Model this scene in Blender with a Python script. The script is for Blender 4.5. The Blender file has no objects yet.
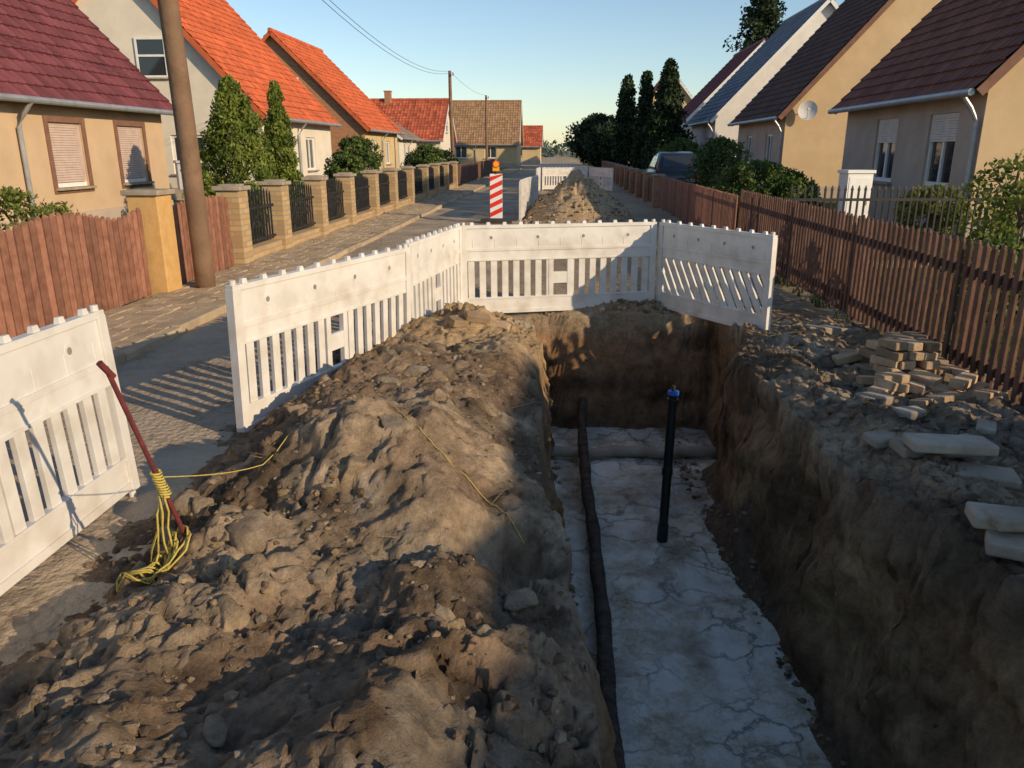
import bpy, math, random
import numpy as np
from mathutils import Vector, Matrix
random.seed(7); rng=np.random.default_rng(11)
scene=bpy.context.scene
K=0.06; SANG=-math.atan(K)
def ST(s,y,z=0.0): return Vector((s+K*y,y,z))
# ------------------------------------------------------------ noise
TB=[rng.random((256,256))*2-1 for _ in range(8)]
def vn(x,y,s=0):
    x=np.asarray(x,float); y=np.asarray(y,float)
    xi=np.floor(x).astype(int); yi=np.floor(y).astype(int); fx=x-xi; fy=y-yi
    fx=fx*fx*fx*(fx*(fx*6-15)+10); fy=fy*fy*fy*(fy*(fy*6-15)+10)
    t=TB[s%8]; a=t[xi&255,yi&255]; b=t[(xi+1)&255,yi&255]; c=t[xi&255,(yi+1)&255]; d=t[(xi+1)&255,(yi+1)&255]
    return (a*(1-fx)+b*fx)*(1-fy)+(c*(1-fx)+d*fx)*fy
def fbm(x,y,o=4,s=0,g=.5):
    r=0;a=1;n=0
    for i in range(o):
        cx=.8*x-.6*y; cy=.6*x+.8*y
        r=r+a*vn(cx+17.3*i,cy-9.1*i,s+i); n+=a; a*=g; x=cx*2.03; y=cy*2.03
    return r/n
def worley(x,y,s=0):
    x=np.asarray(x,float); y=np.asarray(y,float); xi=np.floor(x).astype(int); yi=np.floor(y).astype(int)
    F1=np.full(x.shape,9.);F2=np.full(x.shape,9.);RR=np.zeros(x.shape);TX=np.zeros(x.shape)
    for i in(-1,0,1):
        for j in(-1,0,1):
            cx=xi+i;cy=yi+j; px=cx+.5+.48*TB[s%8][cx&255,cy&255]; py=cy+.5+.48*TB[(s+1)%8][cx&255,cy&255]
            d=np.hypot(x-px,y-py); r=TB[(s+2)%8][cx&255,cy&255]; t=TB[(s+3)%8][cx&255,cy&255]*(x-px)+TB[(s+4)%8][cx&255,cy&255]*(y-py)
            n=d<F1; F2=np.where(n,F1,np.minimum(F2,d)); F1=np.where(n,d,F1); RR=np.where(n,r,RR); TX=np.where(n,t,TX)
    return RR,F2-F1,TX
def sm(a,b,x):
    t=np.clip((x-a)/(b-a),0,1); return t*t*(3-2*t)
# ------------------------------------------------------------ materials
def newmat(name):
    m=bpy.data.materials.new(name); m.use_nodes=True
    nt=m.node_tree; b=nt.nodes['Principled BSDF']; return m,nt,b
def N(nt,t,**k):
    n=nt.nodes.new(t)
    for a,v in k.items(): setattr(n,a,v)
    return n
def ramp(nt,stops):
    r=N(nt,'ShaderNodeValToRGB'); e=r.color_ramp.elements
    while len(e)<len(stops): e.new(.5)
    for i,(p,c) in enumerate(stops):
        e[i].position=p; e[i].color=(*c,1)
    return r
def mat_noise(name,c1,c2,scale=5,rough=.85,bump=.2,bscale=40,bdist=.01,stain=None,tv=0.0,metal=0,coord='Object',spec=.3,c3=None,det=4):
    m,nt,b=newmat(name); L=nt.links
    tc=N(nt,'ShaderNodeTexCoord')
    n1=N(nt,'ShaderNodeTexNoise'); n1.inputs['Scale'].default_value=scale; n1.inputs['Detail'].default_value=det; n1.inputs['Roughness'].default_value=.62
    L.new(tc.outputs[coord],n1.inputs['Vector'])
    st=[(.3,c1),(.7,c2)] if c3 is None else [(.28,c1),(.5,c2),(.72,c3)]
    r=ramp(nt,st); L.new(n1.outputs['Fac'],r.inputs['Fac']); col=r.outputs['Color']
    if tv>0:
        at=N(nt,'ShaderNodeAttribute',attribute_name='tv')
        mr=N(nt,'ShaderNodeMapRange'); mr.inputs['To Min'].default_value=1-tv; mr.inputs['To Max'].default_value=1+tv
        L.new(at.outputs['Fac'],mr.inputs['Value'])
        mx=N(nt,'ShaderNodeVectorMath',operation='SCALE'); L.new(col,mx.inputs[0]); L.new(mr.outputs[0],mx.inputs['Scale']); col=mx.outputs[0]
    if stain:
        sc,amt,scol=stain
        n2=N(nt,'ShaderNodeTexNoise'); n2.inputs['Scale'].default_value=sc; n2.inputs['Detail'].default_value=4; L.new(tc.outputs[coord],n2.inputs['Vector'])
        r2=ramp(nt,[(.45,(0,0,0)),(.75,(amt,amt,amt))]); L.new(n2.outputs['Fac'],r2.inputs['Fac'])
        mm=N(nt,'ShaderNodeMix',data_type='RGBA'); L.new(r2.outputs['Color'],mm.inputs['Factor']); L.new(col,mm.inputs['A']); mm.inputs['B'].default_value=(*scol,1); col=mm.outputs['Result']
    L.new(col,b.inputs['Base Color'])
    b.inputs['Roughness'].default_value=rough; b.inputs['Metallic'].default_value=metal; b.inputs['Specular IOR Level'].default_value=spec
    if bump>0:
        n3=N(nt,'ShaderNodeTexNoise'); n3.inputs['Scale'].default_value=bscale; n3.inputs['Detail'].default_value=3; L.new(tc.outputs[coord],n3.inputs['Vector'])
        bp=N(nt,'ShaderNodeBump'); bp.inputs['Strength'].default_value=bump; bp.inputs['Distance'].default_value=bdist
        L.new(n3.outputs['Fac'],bp.inputs['Height']); L.new(bp.outputs[0],b.inputs['Normal'])
    return m
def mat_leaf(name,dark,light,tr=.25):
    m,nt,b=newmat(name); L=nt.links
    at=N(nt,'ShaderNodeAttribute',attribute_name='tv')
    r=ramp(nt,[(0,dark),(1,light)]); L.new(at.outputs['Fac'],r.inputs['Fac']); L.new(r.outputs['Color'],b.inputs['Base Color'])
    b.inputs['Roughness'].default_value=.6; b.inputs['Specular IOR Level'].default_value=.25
    t=N(nt,'ShaderNodeBsdfTranslucent'); L.new(r.outputs['Color'],t.inputs['Color'])
    mx=N(nt,'ShaderNodeMixShader'); mx.inputs[0].default_value=tr
    L.new(b.outputs[0],mx.inputs[1]); L.new(t.outputs[0],mx.inputs[2]); L.new(mx.outputs[0],nt.nodes['Material Output'].inputs['Surface'])
    return m
def mat_soil():
    m,nt,b=newmat('soil'); L=nt.links
    at=N(nt,'ShaderNodeAttribute',attribute_name='Col'); tc=N(nt,'ShaderNodeTexCoord')
    n1=N(nt,'ShaderNodeTexNoise'); n1.inputs['Scale'].default_value=12; n1.inputs['Detail'].default_value=8; n1.inputs['Roughness'].default_value=.8; L.new(tc.outputs['Object'],n1.inputs['Vector'])
    mr=N(nt,'ShaderNodeMapRange'); mr.inputs['From Min'].default_value=.3; mr.inputs['From Max'].default_value=.7; mr.inputs['To Min'].default_value=.48; mr.inputs['To Max'].default_value=1.48; L.new(n1.outputs['Fac'],mr.inputs['Value'])
    vm=N(nt,'ShaderNodeVectorMath',operation='SCALE'); L.new(at.outputs['Color'],vm.inputs[0]); L.new(mr.outputs[0],vm.inputs['Scale'])
    L.new(vm.outputs[0],b.inputs['Base Color']); b.inputs['Roughness'].default_value=.97; b.inputs['Specular IOR Level'].default_value=.08
    n3=N(nt,'ShaderNodeTexNoise'); n3.inputs['Scale'].default_value=38; n3.inputs['Detail'].default_value=6; n3.inputs['Roughness'].default_value=.8; L.new(tc.outputs['Object'],n3.inputs['Vector'])
    bp=N(nt,'ShaderNodeBump'); bp.inputs['Strength'].default_value=1.0; bp.inputs['Distance'].default_value=.032; L.new(n3.outputs['Fac'],bp.inputs['Height']); L.new(bp.outputs[0],b.inputs['Normal'])
    return m
def mat_road():
    m,nt,b=newmat('dusty_cobble_road'); L=nt.links
    tc=N(nt,'ShaderNodeTexCoord')
    n1=N(nt,'ShaderNodeTexNoise'); n1.inputs['Scale'].default_value=.9; n1.inputs['Detail'].default_value=8; n1.inputs['Roughness'].default_value=.7; L.new(tc.outputs['Object'],n1.inputs['Vector'])
    r=ramp(nt,[(.3,(.27,.21,.15)),(.5,(.42,.335,.235)),(.7,(.54,.43,.3))]); L.new(n1.outputs['Fac'],r.inputs['Fac'])
    v=N(nt,'ShaderNodeTexVoronoi',feature='DISTANCE_TO_EDGE'); v.inputs['Scale'].default_value=9; L.new(tc.outputs['Object'],v.inputs['Vector'])
    rv=ramp(nt,[(0,(.68,.66,.64)),(.11,(1,1,1))]); L.new(v.outputs['Distance'],rv.inputs['Fac'])
    n2=N(nt,'ShaderNodeTexNoise'); n2.inputs['Scale'].default_value=.9; n2.inputs['Detail'].default_value=5; L.new(tc.outputs['Object'],n2.inputs['Vector'])
    r2=ramp(nt,[(.42,(.9,.9,.9)),(.55,(.05,.05,.05))]); L.new(n2.outputs['Fac'],r2.inputs['Fac'])
    mx=N(nt,'ShaderNodeMix',data_type='RGBA',blend_type='MULTIPLY'); L.new(r2.outputs['Color'],mx.inputs['Factor']); L.new(r.outputs['Color'],mx.inputs['A']); L.new(rv.outputs['Color'],mx.inputs['B'])
    L.new(mx.outputs['Result'],b.inputs['Base Color']); b.inputs['Roughness'].default_value=.95; b.inputs['Specular IOR Level'].default_value=.1
    n3=N(nt,'ShaderNodeTexNoise'); n3.inputs['Scale'].default_value=24; n3.inputs['Detail'].default_value=5; L.new(tc.outputs['Object'],n3.inputs['Vector'])
    bp=N(nt,'ShaderNodeBump'); bp.inputs['Strength'].default_value=.8; bp.inputs['Distance'].default_value=.035; L.new(n3.outputs['Fac'],bp.inputs['Height'])
    bp2=N(nt,'ShaderNodeBump'); bp2.inputs['Strength'].default_value=.5; bp2.inputs['Distance'].default_value=.015; L.new(mx.outputs['Result'],bp2.inputs['Height']); L.new(bp.outputs[0],bp2.inputs['Normal']); L.new(bp2.outputs[0],b.inputs['Normal'])
    return m
def mat_brick(name,c1,c2,mortar,sc=1.0,bw=.25,rh=.08):
    m,nt,b=newmat(name); L=nt.links
    tc=N(nt,'ShaderNodeTexCoord'); geo=N(nt,'ShaderNodeSeparateXYZ'); L.new(tc.outputs['Object'],geo.inputs[0])
    ad=N(nt,'ShaderNodeMath',operation='ADD'); L.new(geo.outputs[0],ad.inputs[0]); L.new(geo.outputs[1],ad.inputs[1])
    cb=N(nt,'ShaderNodeCombineXYZ'); L.new(ad.outputs[0],cb.inputs[0]); L.new(geo.outputs[2],cb.inputs[1])
    br=N(nt,'ShaderNodeTexBrick'); L.new(cb.outputs[0],br.inputs['Vector'])
    br.inputs['Color1'].default_value=(*c1,1); br.inputs['Color2'].default_value=(*c2,1); br.inputs['Mortar'].default_value=(*mortar,1)
    br.inputs['Scale'].default_value=sc; br.inputs['Brick Width'].default_value=bw; br.inputs['Row Height'].default_value=rh; br.inputs['Mortar Size'].default_value=.01
    L.new(br.outputs['Color'],b.inputs['Base Color']); b.inputs['Roughness'].default_value=.9
    bp=N(nt,'ShaderNodeBump'); bp.invert=True; bp.inputs['Strength'].default_value=.6; bp.inputs['Distance'].default_value=.01; L.new(br.outputs['Fac'],bp.inputs['Height']); L.new(bp.outputs[0],b.inputs['Normal'])
    return m
def mat_floor():
    m,nt,b=newmat('lean_concrete'); L=nt.links
    tc=N(nt,'ShaderNodeTexCoord')
    n0=N(nt,'ShaderNodeTexNoise'); n0.inputs['Scale'].default_value=1.9; n0.inputs['Detail'].default_value=8; n0.inputs['Roughness'].default_value=.6; L.new(tc.outputs['Object'],n0.inputs['Vector'])
    mxv=N(nt,'ShaderNodeMix',data_type='VECTOR'); mxv.inputs['Factor'].default_value=.38; L.new(tc.outputs['Object'],mxv.inputs['A']); L.new(n0.outputs['Color'],mxv.inputs['B'])
    v=N(nt,'ShaderNodeTexVoronoi',feature='DISTANCE_TO_EDGE'); v.inputs['Scale'].default_value=4.3; L.new(mxv.outputs['Result'],v.inputs['Vector'])
    rv=ramp(nt,[(0,(.33,.33,.33)),(.014,(.62,.62,.62)),(.05,(1,1,1))]); L.new(v.outputs['Distance'],rv.inputs['Fac'])
    n1=N(nt,'ShaderNodeTexNoise'); n1.inputs['Scale'].default_value=3.0; n1.inputs['Detail'].default_value=10; n1.inputs['Roughness'].default_value=.75; L.new(tc.outputs['Object'],n1.inputs['Vector'])
    rc=ramp(nt,[(.33,(.36,.27,.17)),(.42,(.6,.52,.39)),(.51,(.76,.71,.6)),(.68,(.84,.82,.75))]); L.new(n1.outputs['Fac'],rc.inputs['Fac'])
    n4=N(nt,'ShaderNodeTexNoise'); n4.inputs['Scale'].default_value=1.5; n4.inputs['Detail'].default_value=5; L.new(tc.outputs['Object'],n4.inputs['Vector'])
    r4=ramp(nt,[(.4,(.15,.15,.15)),(.54,(1,1,1))]); L.new(n4.outputs['Fac'],r4.inputs['Fac'])
    mxc=N(nt,'ShaderNodeMix',data_type='RGBA',blend_type='MULTIPLY'); L.new(r4.outputs['Color'],mxc.inputs['Factor']); L.new(rc.outputs['Color'],mxc.inputs['A']); L.new(rv.outputs['Color'],mxc.inputs['B'])
    n5=N(nt,'ShaderNodeTexNoise'); n5.inputs['Scale'].default_value=1.05; n5.inputs['Detail'].default_value=6; n5.inputs['Distortion'].default_value=.6; L.new(tc.outputs['Object'],n5.inputs['Vector'])
    r5=ramp(nt,[(.5,(1,1,1)),(.56,(.74,.74,.73)),(.66,(.6,.6,.6))]); L.new(n5.outputs['Fac'],r5.inputs['Fac'])
    mxd=N(nt,'ShaderNodeMix',data_type='RGBA',blend_type='MULTIPLY'); mxd.inputs['Factor'].default_value=1; L.new(mxc.outputs['Result'],mxd.inputs['A']); L.new(r5.outputs['Color'],mxd.inputs['B'])
    L.new(mxd.outputs['Result'],b.inputs['Base Color'])
    rr=N(nt,'ShaderNodeMapRange'); rr.inputs['From Min'].default_value=.48; rr.inputs['From Max'].default_value=.6; rr.inputs['To Min'].default_value=.75; rr.inputs['To Max'].default_value=.25; L.new(n5.outputs['Fac'],rr.inputs['Value']); L.new(rr.outputs[0],b.inputs['Roughness'])
    n3=N(nt,'ShaderNodeTexNoise'); n3.inputs['Scale'].default_value=7; n3.inputs['Detail'].default_value=8; L.new(mxv.outputs['Result'],n3.inputs['Vector'])
    bp=N(nt,'ShaderNodeBump'); bp.inputs['Strength'].default_value=1; bp.inputs['Distance'].default_value=.09; L.new(n3.outputs['Fac'],bp.inputs['Height'])
    bp2=N(nt,'ShaderNodeBump'); bp2.inputs['Strength'].default_value=.6; bp2.inputs['Distance'].default_value=.02; L.new(mxc.outputs['Result'],bp2.inputs['Height']); L.new(bp.outputs[0],bp2.inputs['Normal']); L.new(bp2.outputs[0],b.inputs['Normal'])
    return m
def mat_glass():
    m,nt,b=newmat('window_glass'); b.inputs['Base Color'].default_value=(.03,.035,.04,1); b.inputs['Roughness'].default_value=.06; b.inputs['Specular IOR Level'].default_value=.8; return m
M={}
M['soil']=mat_soil(); M['floor']=mat_floor(); M['glass']=mat_glass(); M['road']=mat_road()
M['white_plastic']=mat_noise('white_plastic',(.6,.585,.55),(.72,.705,.67),scale=4,rough=.45,bump=.15,bscale=12,bdist=.006,stain=(5,.6,(.42,.36,.28)),coord='Object',spec=.4,det=7)
M['dark_hole']=mat_noise('dark_reflector',(.2,.19,.18),(.3,.28,.27),bump=0,rough=.4)
M['concrete']=mat_noise('concrete',(.26,.215,.165),(.42,.355,.275),scale=6,rough=.9,bump=.4,bscale=50,tv=.22)
M['paver']=mat_noise('clay_paver',(.3,.2,.12),(.48,.35,.22),scale=7,rough=.9,bump=.4,bscale=60,tv=.45,stain=(4,.6,(.22,.17,.12)))
M['pavement']=mat_noise('dusty_paving_stone',(.3,.23,.155),(.5,.39,.26),scale=3,rough=.95,bump=.6,bscale=40,tv=.2,stain=(.9,.95,(.46,.36,.235)),det=7)
M['wood_red']=mat_noise('stained_wood',(.19,.085,.058),(.32,.155,.1),scale=9,rough=.75,bump=.3,bscale=30,tv=.3)
M['wood_dark']=mat_noise('dark_stained_wood',(.1,.052,.036),(.18,.095,.065),scale=9,rough=.75,bump=.3,bscale=30,tv=.35)
M['pole_wood']=mat_noise('pole_wood',(.15,.09,.055),(.25,.16,.1),scale=6,rough=.85,bump=.6,bscale=25,stain=(3,.6,(.08,.05,.035)))
M['iron']=mat_noise('black_iron',(.015,.015,.017),(.035,.035,.035),bump=.1,rough=.5)
M['zinc']=mat_noise('zinc',(.3,.31,.32),(.42,.43,.44),bump=.05,rough=.45,metal=.4)
M['white_frame']=mat_noise('white_frame',(.7,.7,.68),(.8,.8,.78),bump=0,rough=.4)
M['shutter']=mat_noise('roller_shutter',(.56,.53,.49),(.66,.63,.59),bump=0,rough=.6)
M['shutter_pink']=mat_noise('roller_blind',(.5,.38,.33),(.6,.47,.41),bump=0,rough=.6)
M['brown_trim']=mat_noise('brown_trim',(.17,.09,.06),(.24,.13,.09),bump=.1)
M['yellow_brick']=mat_brick('yellow_brick',(.5,.34,.16),(.36,.23,.11),(.3,.26,.2))
M['post_yellow']=mat_noise('yellow_plaster',(.5,.3,.11),(.62,.39,.16),scale=8,bump=.3)
M['red_brick']=mat_brick('red_brick',(.45,.21,.09),(.36,.15,.065),(.3,.24,.18))
def plaster(n,c,v=.08,st=.35): return mat_noise(n,tuple(x*(1-v) for x in c),tuple(min(1,x*(1+v)) for x in c),scale=1.5,rough=.95,bump=.35,bscale=90,bdist=.006,stain=(.8,st,tuple(x*.72 for x in c)))
M['pl_beige']=plaster('beige_plaster',(.55,.4,.26)); M['pl_white']=plaster('white_plaster',(.7,.64,.54)); M['pl_grey']=plaster('grey_brown_plaster',(.46,.38,.31),.12,.5)  # grey-brown also stands in for shade on the right-hand house fronts
M['pl_sand']=plaster('sand_plaster',(.58,.43,.26)); M['pl_clean']=plaster('clean_plaster',(.74,.72,.68)); M['pl_ochre']=plaster('ochre_plaster',(.6,.46,.26))  # sand tone also carries the sunlight on the right-hand gables
def tile(n,c,tv=.22): return mat_noise(n,tuple(x*.8 for x in c),tuple(x*1.15 for x in c),scale=2.5,rough=.7,bump=.15,bscale=30,tv=tv,stain=(.7,.35,tuple(x*.6 for x in c)))
M['t_maroon']=tile('maroon_roof_tile',(.17,.05,.055)); M['t_orange']=tile('orange_roof_tile',(.55,.13,.048)); M['t_brown']=tile('dark_brown_roof_tile',(.1,.055,.042))
M['t_maroon2']=tile('brown_red_roof_tile',(.19,.075,.048)); M['t_solar']=tile('slate_blue_roof',(.17,.2,.24)); M['t_grey']=tile('grey_roof_tile',(.24,.2,.16)); M['t_old']=tile('old_brown_tile',(.36,.22,.12)); M['t_red']=tile('red_roof_tile',(.46,.12,.06),.35)
M['blue_plastic']=mat_noise('blue_plastic',(.02,.12,.5),(.03,.16,.6),bump=0,rough=.4)
M['black_pipe']=mat_noise('black_pipe',(.008,.008,.009),(.02,.02,.02),bump=.05,rough=.35,spec=.5)
M['dirty_pipe']=mat_noise('dirt_crusted_pipe',(.025,.02,.017),(.11,.082,.058),scale=14,bump=.9,bscale=45,bdist=.02)
M['rod']=mat_noise('red_iron_rod',(.09,.02,.025),(.17,.035,.035),scale=30,bump=.2,rough=.7)
M['rope']=mat_noise('yellow_rope',(.42,.34,.08),(.55,.45,.12),scale=60,bump=.6,bscale=200,bdist=.004)
M['red_paint']=mat_noise('red_reflective',(.6,.03,.02),(.7,.05,.03),bump=0,rough=.35)
M['white_paint']=mat_noise('white_reflective',(.7,.7,.7),(.78,.78,.78),bump=0,rough=.35)
M['yellow_lamp']=mat_noise('amber_lamp',(.8,.35,.02),(.85,.4,.03),bump=0,rough=.2)
M['rubber']=mat_noise('rubber',(.03,.03,.03),(.06,.055,.05),rough=.8)
M['car_paint']=mat_noise('dark_car_paint',(.012,.015,.02),(.02,.022,.03),bump=0,rough=.18,spec=.7)
M['bark']=mat_noise('bark',(.1,.07,.05),(.17,.12,.085),scale=12,bump=.8,bscale=40)
M['leaf_thuja']=mat_leaf('thuja_foliage',(.045,.085,.015),(.28,.34,.065),.35); M['leaf_dark']=mat_leaf('conifer_foliage',(.01,.025,.012),(.05,.08,.03),.12)
M['leaf_mid']=mat_leaf('shrub_foliage',(.03,.065,.018),(.14,.2,.045)); M['leaf_bright']=mat_leaf('bright_foliage',(.06,.1,.02),(.28,.3,.06),.4); M['leaf_far_haze']=mat_leaf('haze_tinted_foliage',(.05,.08,.07),(.11,.14,.11),.1)  # distant foliage greyed so its colour carries the haze
M['grass']=mat_leaf('grass_blades',(.04,.06,.015),(.15,.16,.05)); M['straw']=mat_leaf('dry_straw',(.3,.22,.1),(.5,.4,.2))
# ------------------------------------------------------------ mesh builder
class MB:
    def __init__(s): s.v=[];s.f=[];s.tv=[];s.mi=[]
    def face(s,pts,tv=.5,mi=0):
        b=len(s.v); s.v.extend([tuple(p) for p in pts]); s.f.append(tuple(range(b,b+len(pts)))); s.tv.append(tv); s.mi.append(mi)
    def box(s,c,d,R=None,tv=.5,mi=0,shear=0,taper=1.0):
        b=len(s.v); c=Vector(c)
        for dx,dy,dz in ((-1,-1,-1),(1,-1,-1),(1,1,-1),(-1,1,-1),(-1,-1,1),(1,-1,1),(1,1,1),(-1,1,1)):
            k=taper if dz>0 else 1
            p=Vector((dx*d[0]/2*k+shear*dz*d[2]/2,dy*d[1]/2*k,dz*d[2]/2))
            if R is not None: p=R@p
            s.v.append(tuple(c+p))
        for f in ((0,3,2,1),(4,5,6,7),(0,1,5,4),(1,2,6,5),(2,3,7,6),(3,0,4,7)):
            s.f.append(tuple(b+i for i in f)); s.tv.append(tv); s.mi.append(mi)
    def tube(s,pts,rad,n=10,tv=.5,mi=0,caps=True):
        pts=[Vector(p) for p in pts]
        if not hasattr(rad,'__len__'): rad=[rad]*len(pts)
        b=len(s.v); up=Vector((0,0,1))
        for i,p in enumerate(pts):
            t=(pts[min(i+1,len(pts)-1)]-pts[max(i-1,0)]).normalized()
            a=t.cross(up) if abs(t.dot(up))<.95 else t.cross(Vector((1,0,0)))
            a.normalize(); c=t.cross(a)
            for k in range(n):
                an=2*math.pi*k/n; s.v.append(tuple(p+(a*math.cos(an)+c*math.sin(an))*rad[i]))
        for i in range(len(pts)-1):
            for k in range(n):
                s.f.append((b+i*n+k,b+i*n+(k+1)%n,b+(i+1)*n+(k+1)%n,b+(i+1)*n+k)); s.tv.append(tv); s.mi.append(mi)
        if caps:
            s.f.append(tuple(b+k for k in range(n))[::-1]); s.tv.append(tv); s.mi.append(mi)
            e=b+(len(pts)-1)*n; s.f.append(tuple(e+k for k in range(n))); s.tv.append(tv); s.mi.append(mi)
    def obj(s,name,mats,parent=None,loc=None,rz=0,bevel=0,smooth=False,M4=None):
        me=bpy.data.meshes.new(name); me.from_pydata(s.v,[],s.f)
        if not isinstance(mats,(list,tuple)): mats=[mats]
        for m in mats: me.materials.append(m)
        me.polygons.foreach_set('material_index',s.mi)
        a=me.attributes.new('tv','FLOAT','FACE'); a.data.foreach_set('value',s.tv)
        if smooth: me.polygons.foreach_set('use_smooth',[True]*len(s.f))
        me.update()
        o=bpy.data.objects.new(name,me); scene.collection.objects.link(o)
        if parent: o.parent=parent
        if loc is not None: o.location=loc
        if rz: o.rotation_euler[2]=rz
        if M4 is not None: o.matrix_world=M4
        if bevel>0:
            md=o.modifiers.new('bevel','BEVEL'); md.width=bevel; md.segments=2; md.limit_method='ANGLE'; md.angle_limit=.6
        return o
def npmesh(name,V,F,mats,tv=None,col=None,smooth=True,parent=None,tvdom='FACE'):
    me=bpy.data.meshes.new(name); k=F.shape[1]
    me.vertices.add(len(V)); me.vertices.foreach_set('co',V.astype(np.float32).ravel())
    me.loops.add(F.size); me.loops.foreach_set('vertex_index',F.astype(np.int32).ravel())
    me.polygons.add(len(F)); me.polygons.foreach_set('loop_start',np.arange(0,F.size,k,dtype=np.int32))
    me.polygons.foreach_set('loop_total',np.full(len(F),k,dtype=np.int32))
    me.update(calc_edges=True)
    me.polygons.foreach_set('use_smooth',np.full(len(F),smooth))
    if tv is not None:
        a=me.attributes.new('tv','FLOAT',tvdom); a.data.foreach_set('value',tv.astype(np.float32))
    if col is not None:
        a=me.attributes.new('Col','FLOAT_COLOR','POINT'); c=np.ones((len(V),4),np.float32); c[:,:3]=col; a.data.foreach_set('color',c.ravel())
    me.materials.append(mats); o=bpy.data.objects.new(name,me); scene.collection.objects.link(o)
    if parent: o.parent=parent
    return o
def empty(name,loc,rz=0):
    o=bpy.data.objects.new(name,None); scene.collection.objects.link(o); o.location=loc; o.rotation_euler[2]=rz; o.empty_display_size=.3; return o
# ------------------------------------------------------------ terrain
TRx=[-3,0,2.4,3.6,4.5,5.7,6.3,6.8,8]; TRt=[1.9,1.9,1.84,1.79,1.78,1.8,1.93,2.1,2.18]; TRb=[1.6,1.6,1.6,1.62,1.64,1.7,1.86,2.0,2.08]
YB=8.0
def H(x,y,full=False):
    x=np.asarray(x,float); y=np.asarray(y,float)
    n1=fbm(x*1.3+3,y*1.3,4,0); n2=fbm(x*4.2,y*4.2+5,5,2,.56); n3=fbm(x*13,y*13,4,4)
    wxx=x+.12*n2; wyy=y+.12*n3
    c1,e1,t1=worley(wxx*2.3,wyy*2.3,0); c2,e2,t2=worley(wxx*6.5,wyy*6.5,3)
    blk=sm(-.15,.25,fbm(x*.9+4,y*.9+9,3,7)); blk2=sm(-.1,.3,fbm(x*1.7+14,y*1.7+9,3,5))
    chunk=(.045*c1+.09*t1-.05*(1-sm(0,.14,e1)))*blk+(.020*c2+.035*t2-.018*(1-sm(0,.2,e2)))*blk2
    work=(sm(-2.1,-1.5,x))*(1-sm(7.0,8.2,y)); right=sm(1.6,2.0,x)*(1-sm(3.0,3.5,x))
    prof=sm(-1.85,-1.0,x)*(1-.75*sm(-.45,.3,x))
    m=work*prof*(.33+.2*n1)*(1-.35*sm(4.3,6.2,y))
    m=m+work*(.07*n2+.024*n3+chunk*sm(-1.9,-1.3,x)*(1-sm(.0,.3,x)))
    m=m+.19*np.exp(-(((x+.42)/.38)**2+((y-6.55)/.5)**2))*(1+.35*n2)+.2*np.exp(-(((x-.02)/.25)**2+((y-5.7)/.8)**2))+.13*np.exp(-(((x-.9)/.9)**2+((y-8.3)/.22)**2))*(1+n2)
    m=m-.24*np.exp(-(((x+.05)/.16)**2+((y-2.75)/.13)**2))+.14*np.exp(-(((x+.75)/.25)**2+((y-3.3)/.3)**2))
    rb=right*(1-sm(8.5,9.5,y)); m=m+rb*(.03+.05*n1+(.03*n2+.012*n3+.35*chunk)*sm(1.95,2.15,x))+.06*rb*np.exp(-((x-2.12)/.14)**2)*(.6+n1)
    q=((x-1.75)/1.35)**2+((y-21.2)/2.0)**2
    m=m+1.12*np.clip(1-np.sqrt(q)*.9,0,1)**.9*(1+.25*n2+.1*n1)
    s=x-K*y
    gen=(1-work)*(1-rb); inroad=sm(-4,-3.6,s)*(1-sm(2.6,3,s))
    m=m+gen*inroad*sm(-1.2,.3,s)*(.03+.03*n1+.012*n3)*(1-sm(30,60,y))-.012*gen
    e=.09*fbm(y*1.4,y*0+2,2,1)
    xl=.20+e*.8; xlb=.31+e*.5
    et=.10*fbm(y*1.5+5,y*0+7,2,6); tr=np.interp(y,TRx,TRt)+et; trb=np.interp(y,TRx,TRb)+et*.5
    dl=np.clip((x-xl)/np.maximum(xlb-xl,.05),0,1); dr=np.clip((tr-x)/np.maximum(tr-trb,.08),0,1)
    ye=YB+.06*vn(x*3,x*0+1,4); db=np.clip((ye-y)/.2,0,1); dn=np.clip((y+3)/.3,0,1)
    d=np.minimum(np.minimum(dl,dr),np.minimum(db,dn))
    d=np.where(d<1,np.clip(d+.06*np.sin(d*9.4)*(1-d)*d*4*.6,0,1),1)
    fl=-1.23+.03*n2+.10*np.exp(-((x-trb)/.10)**2)*(.6+n1)+.08*np.exp(-((x-xlb)/.07)**2)
    fl=fl+.36*np.exp(-(((x-1.78)/.17)**2+((y-5.0)/.5)**2))*(1+n2)+.2*np.exp(-(((x-1.95)/.2)**2+((y-6.3)/.4)**2))
    z=m*(1-d)+fl*d
    if full: return z,d,n1,n2,n3,s,work,rb,q,c1,c2
    return z
def axis(segs):
    out=[]
    for a,b,st in segs: out.extend(np.arange(a,b-1e-6,st))
    out.append(segs[-1][1]); return np.array(out)
def growth(a,b,st,g):
    r=[];x=a
    while x<b: r.append(x); x+=st; st*=g
    r.append(b); return r
xm=axis([(-6,-2.3,.1),(-2.3,.05,.016),(.05,.44,.010),(.44,1.5,.04),(1.5,2.35,.0085),(2.35,3.6,.022),(3.6,6,.12)])
gx=np.concatenate([-np.array(growth(6.15,1600,.2,1.18))[::-1],xm,np.array(growth(6.15,1600,.2,1.18))])
ym=axis([(-4,1.2,.06),(1.2,7.7,.016),(7.7,8.3,.009),(8.3,10,.03),(10,26,.07)])
gy=np.concatenate([-np.array(growth(4.2,200,.3,1.3))[::-1],ym,np.array(growth(26.15,2600,.2,1.12))])
X,Y=np.meshgrid(gx,gy); Z,D,n1,n2,n3,S,W,RB,Q,c1,c2=H(X,Y,True)
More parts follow.
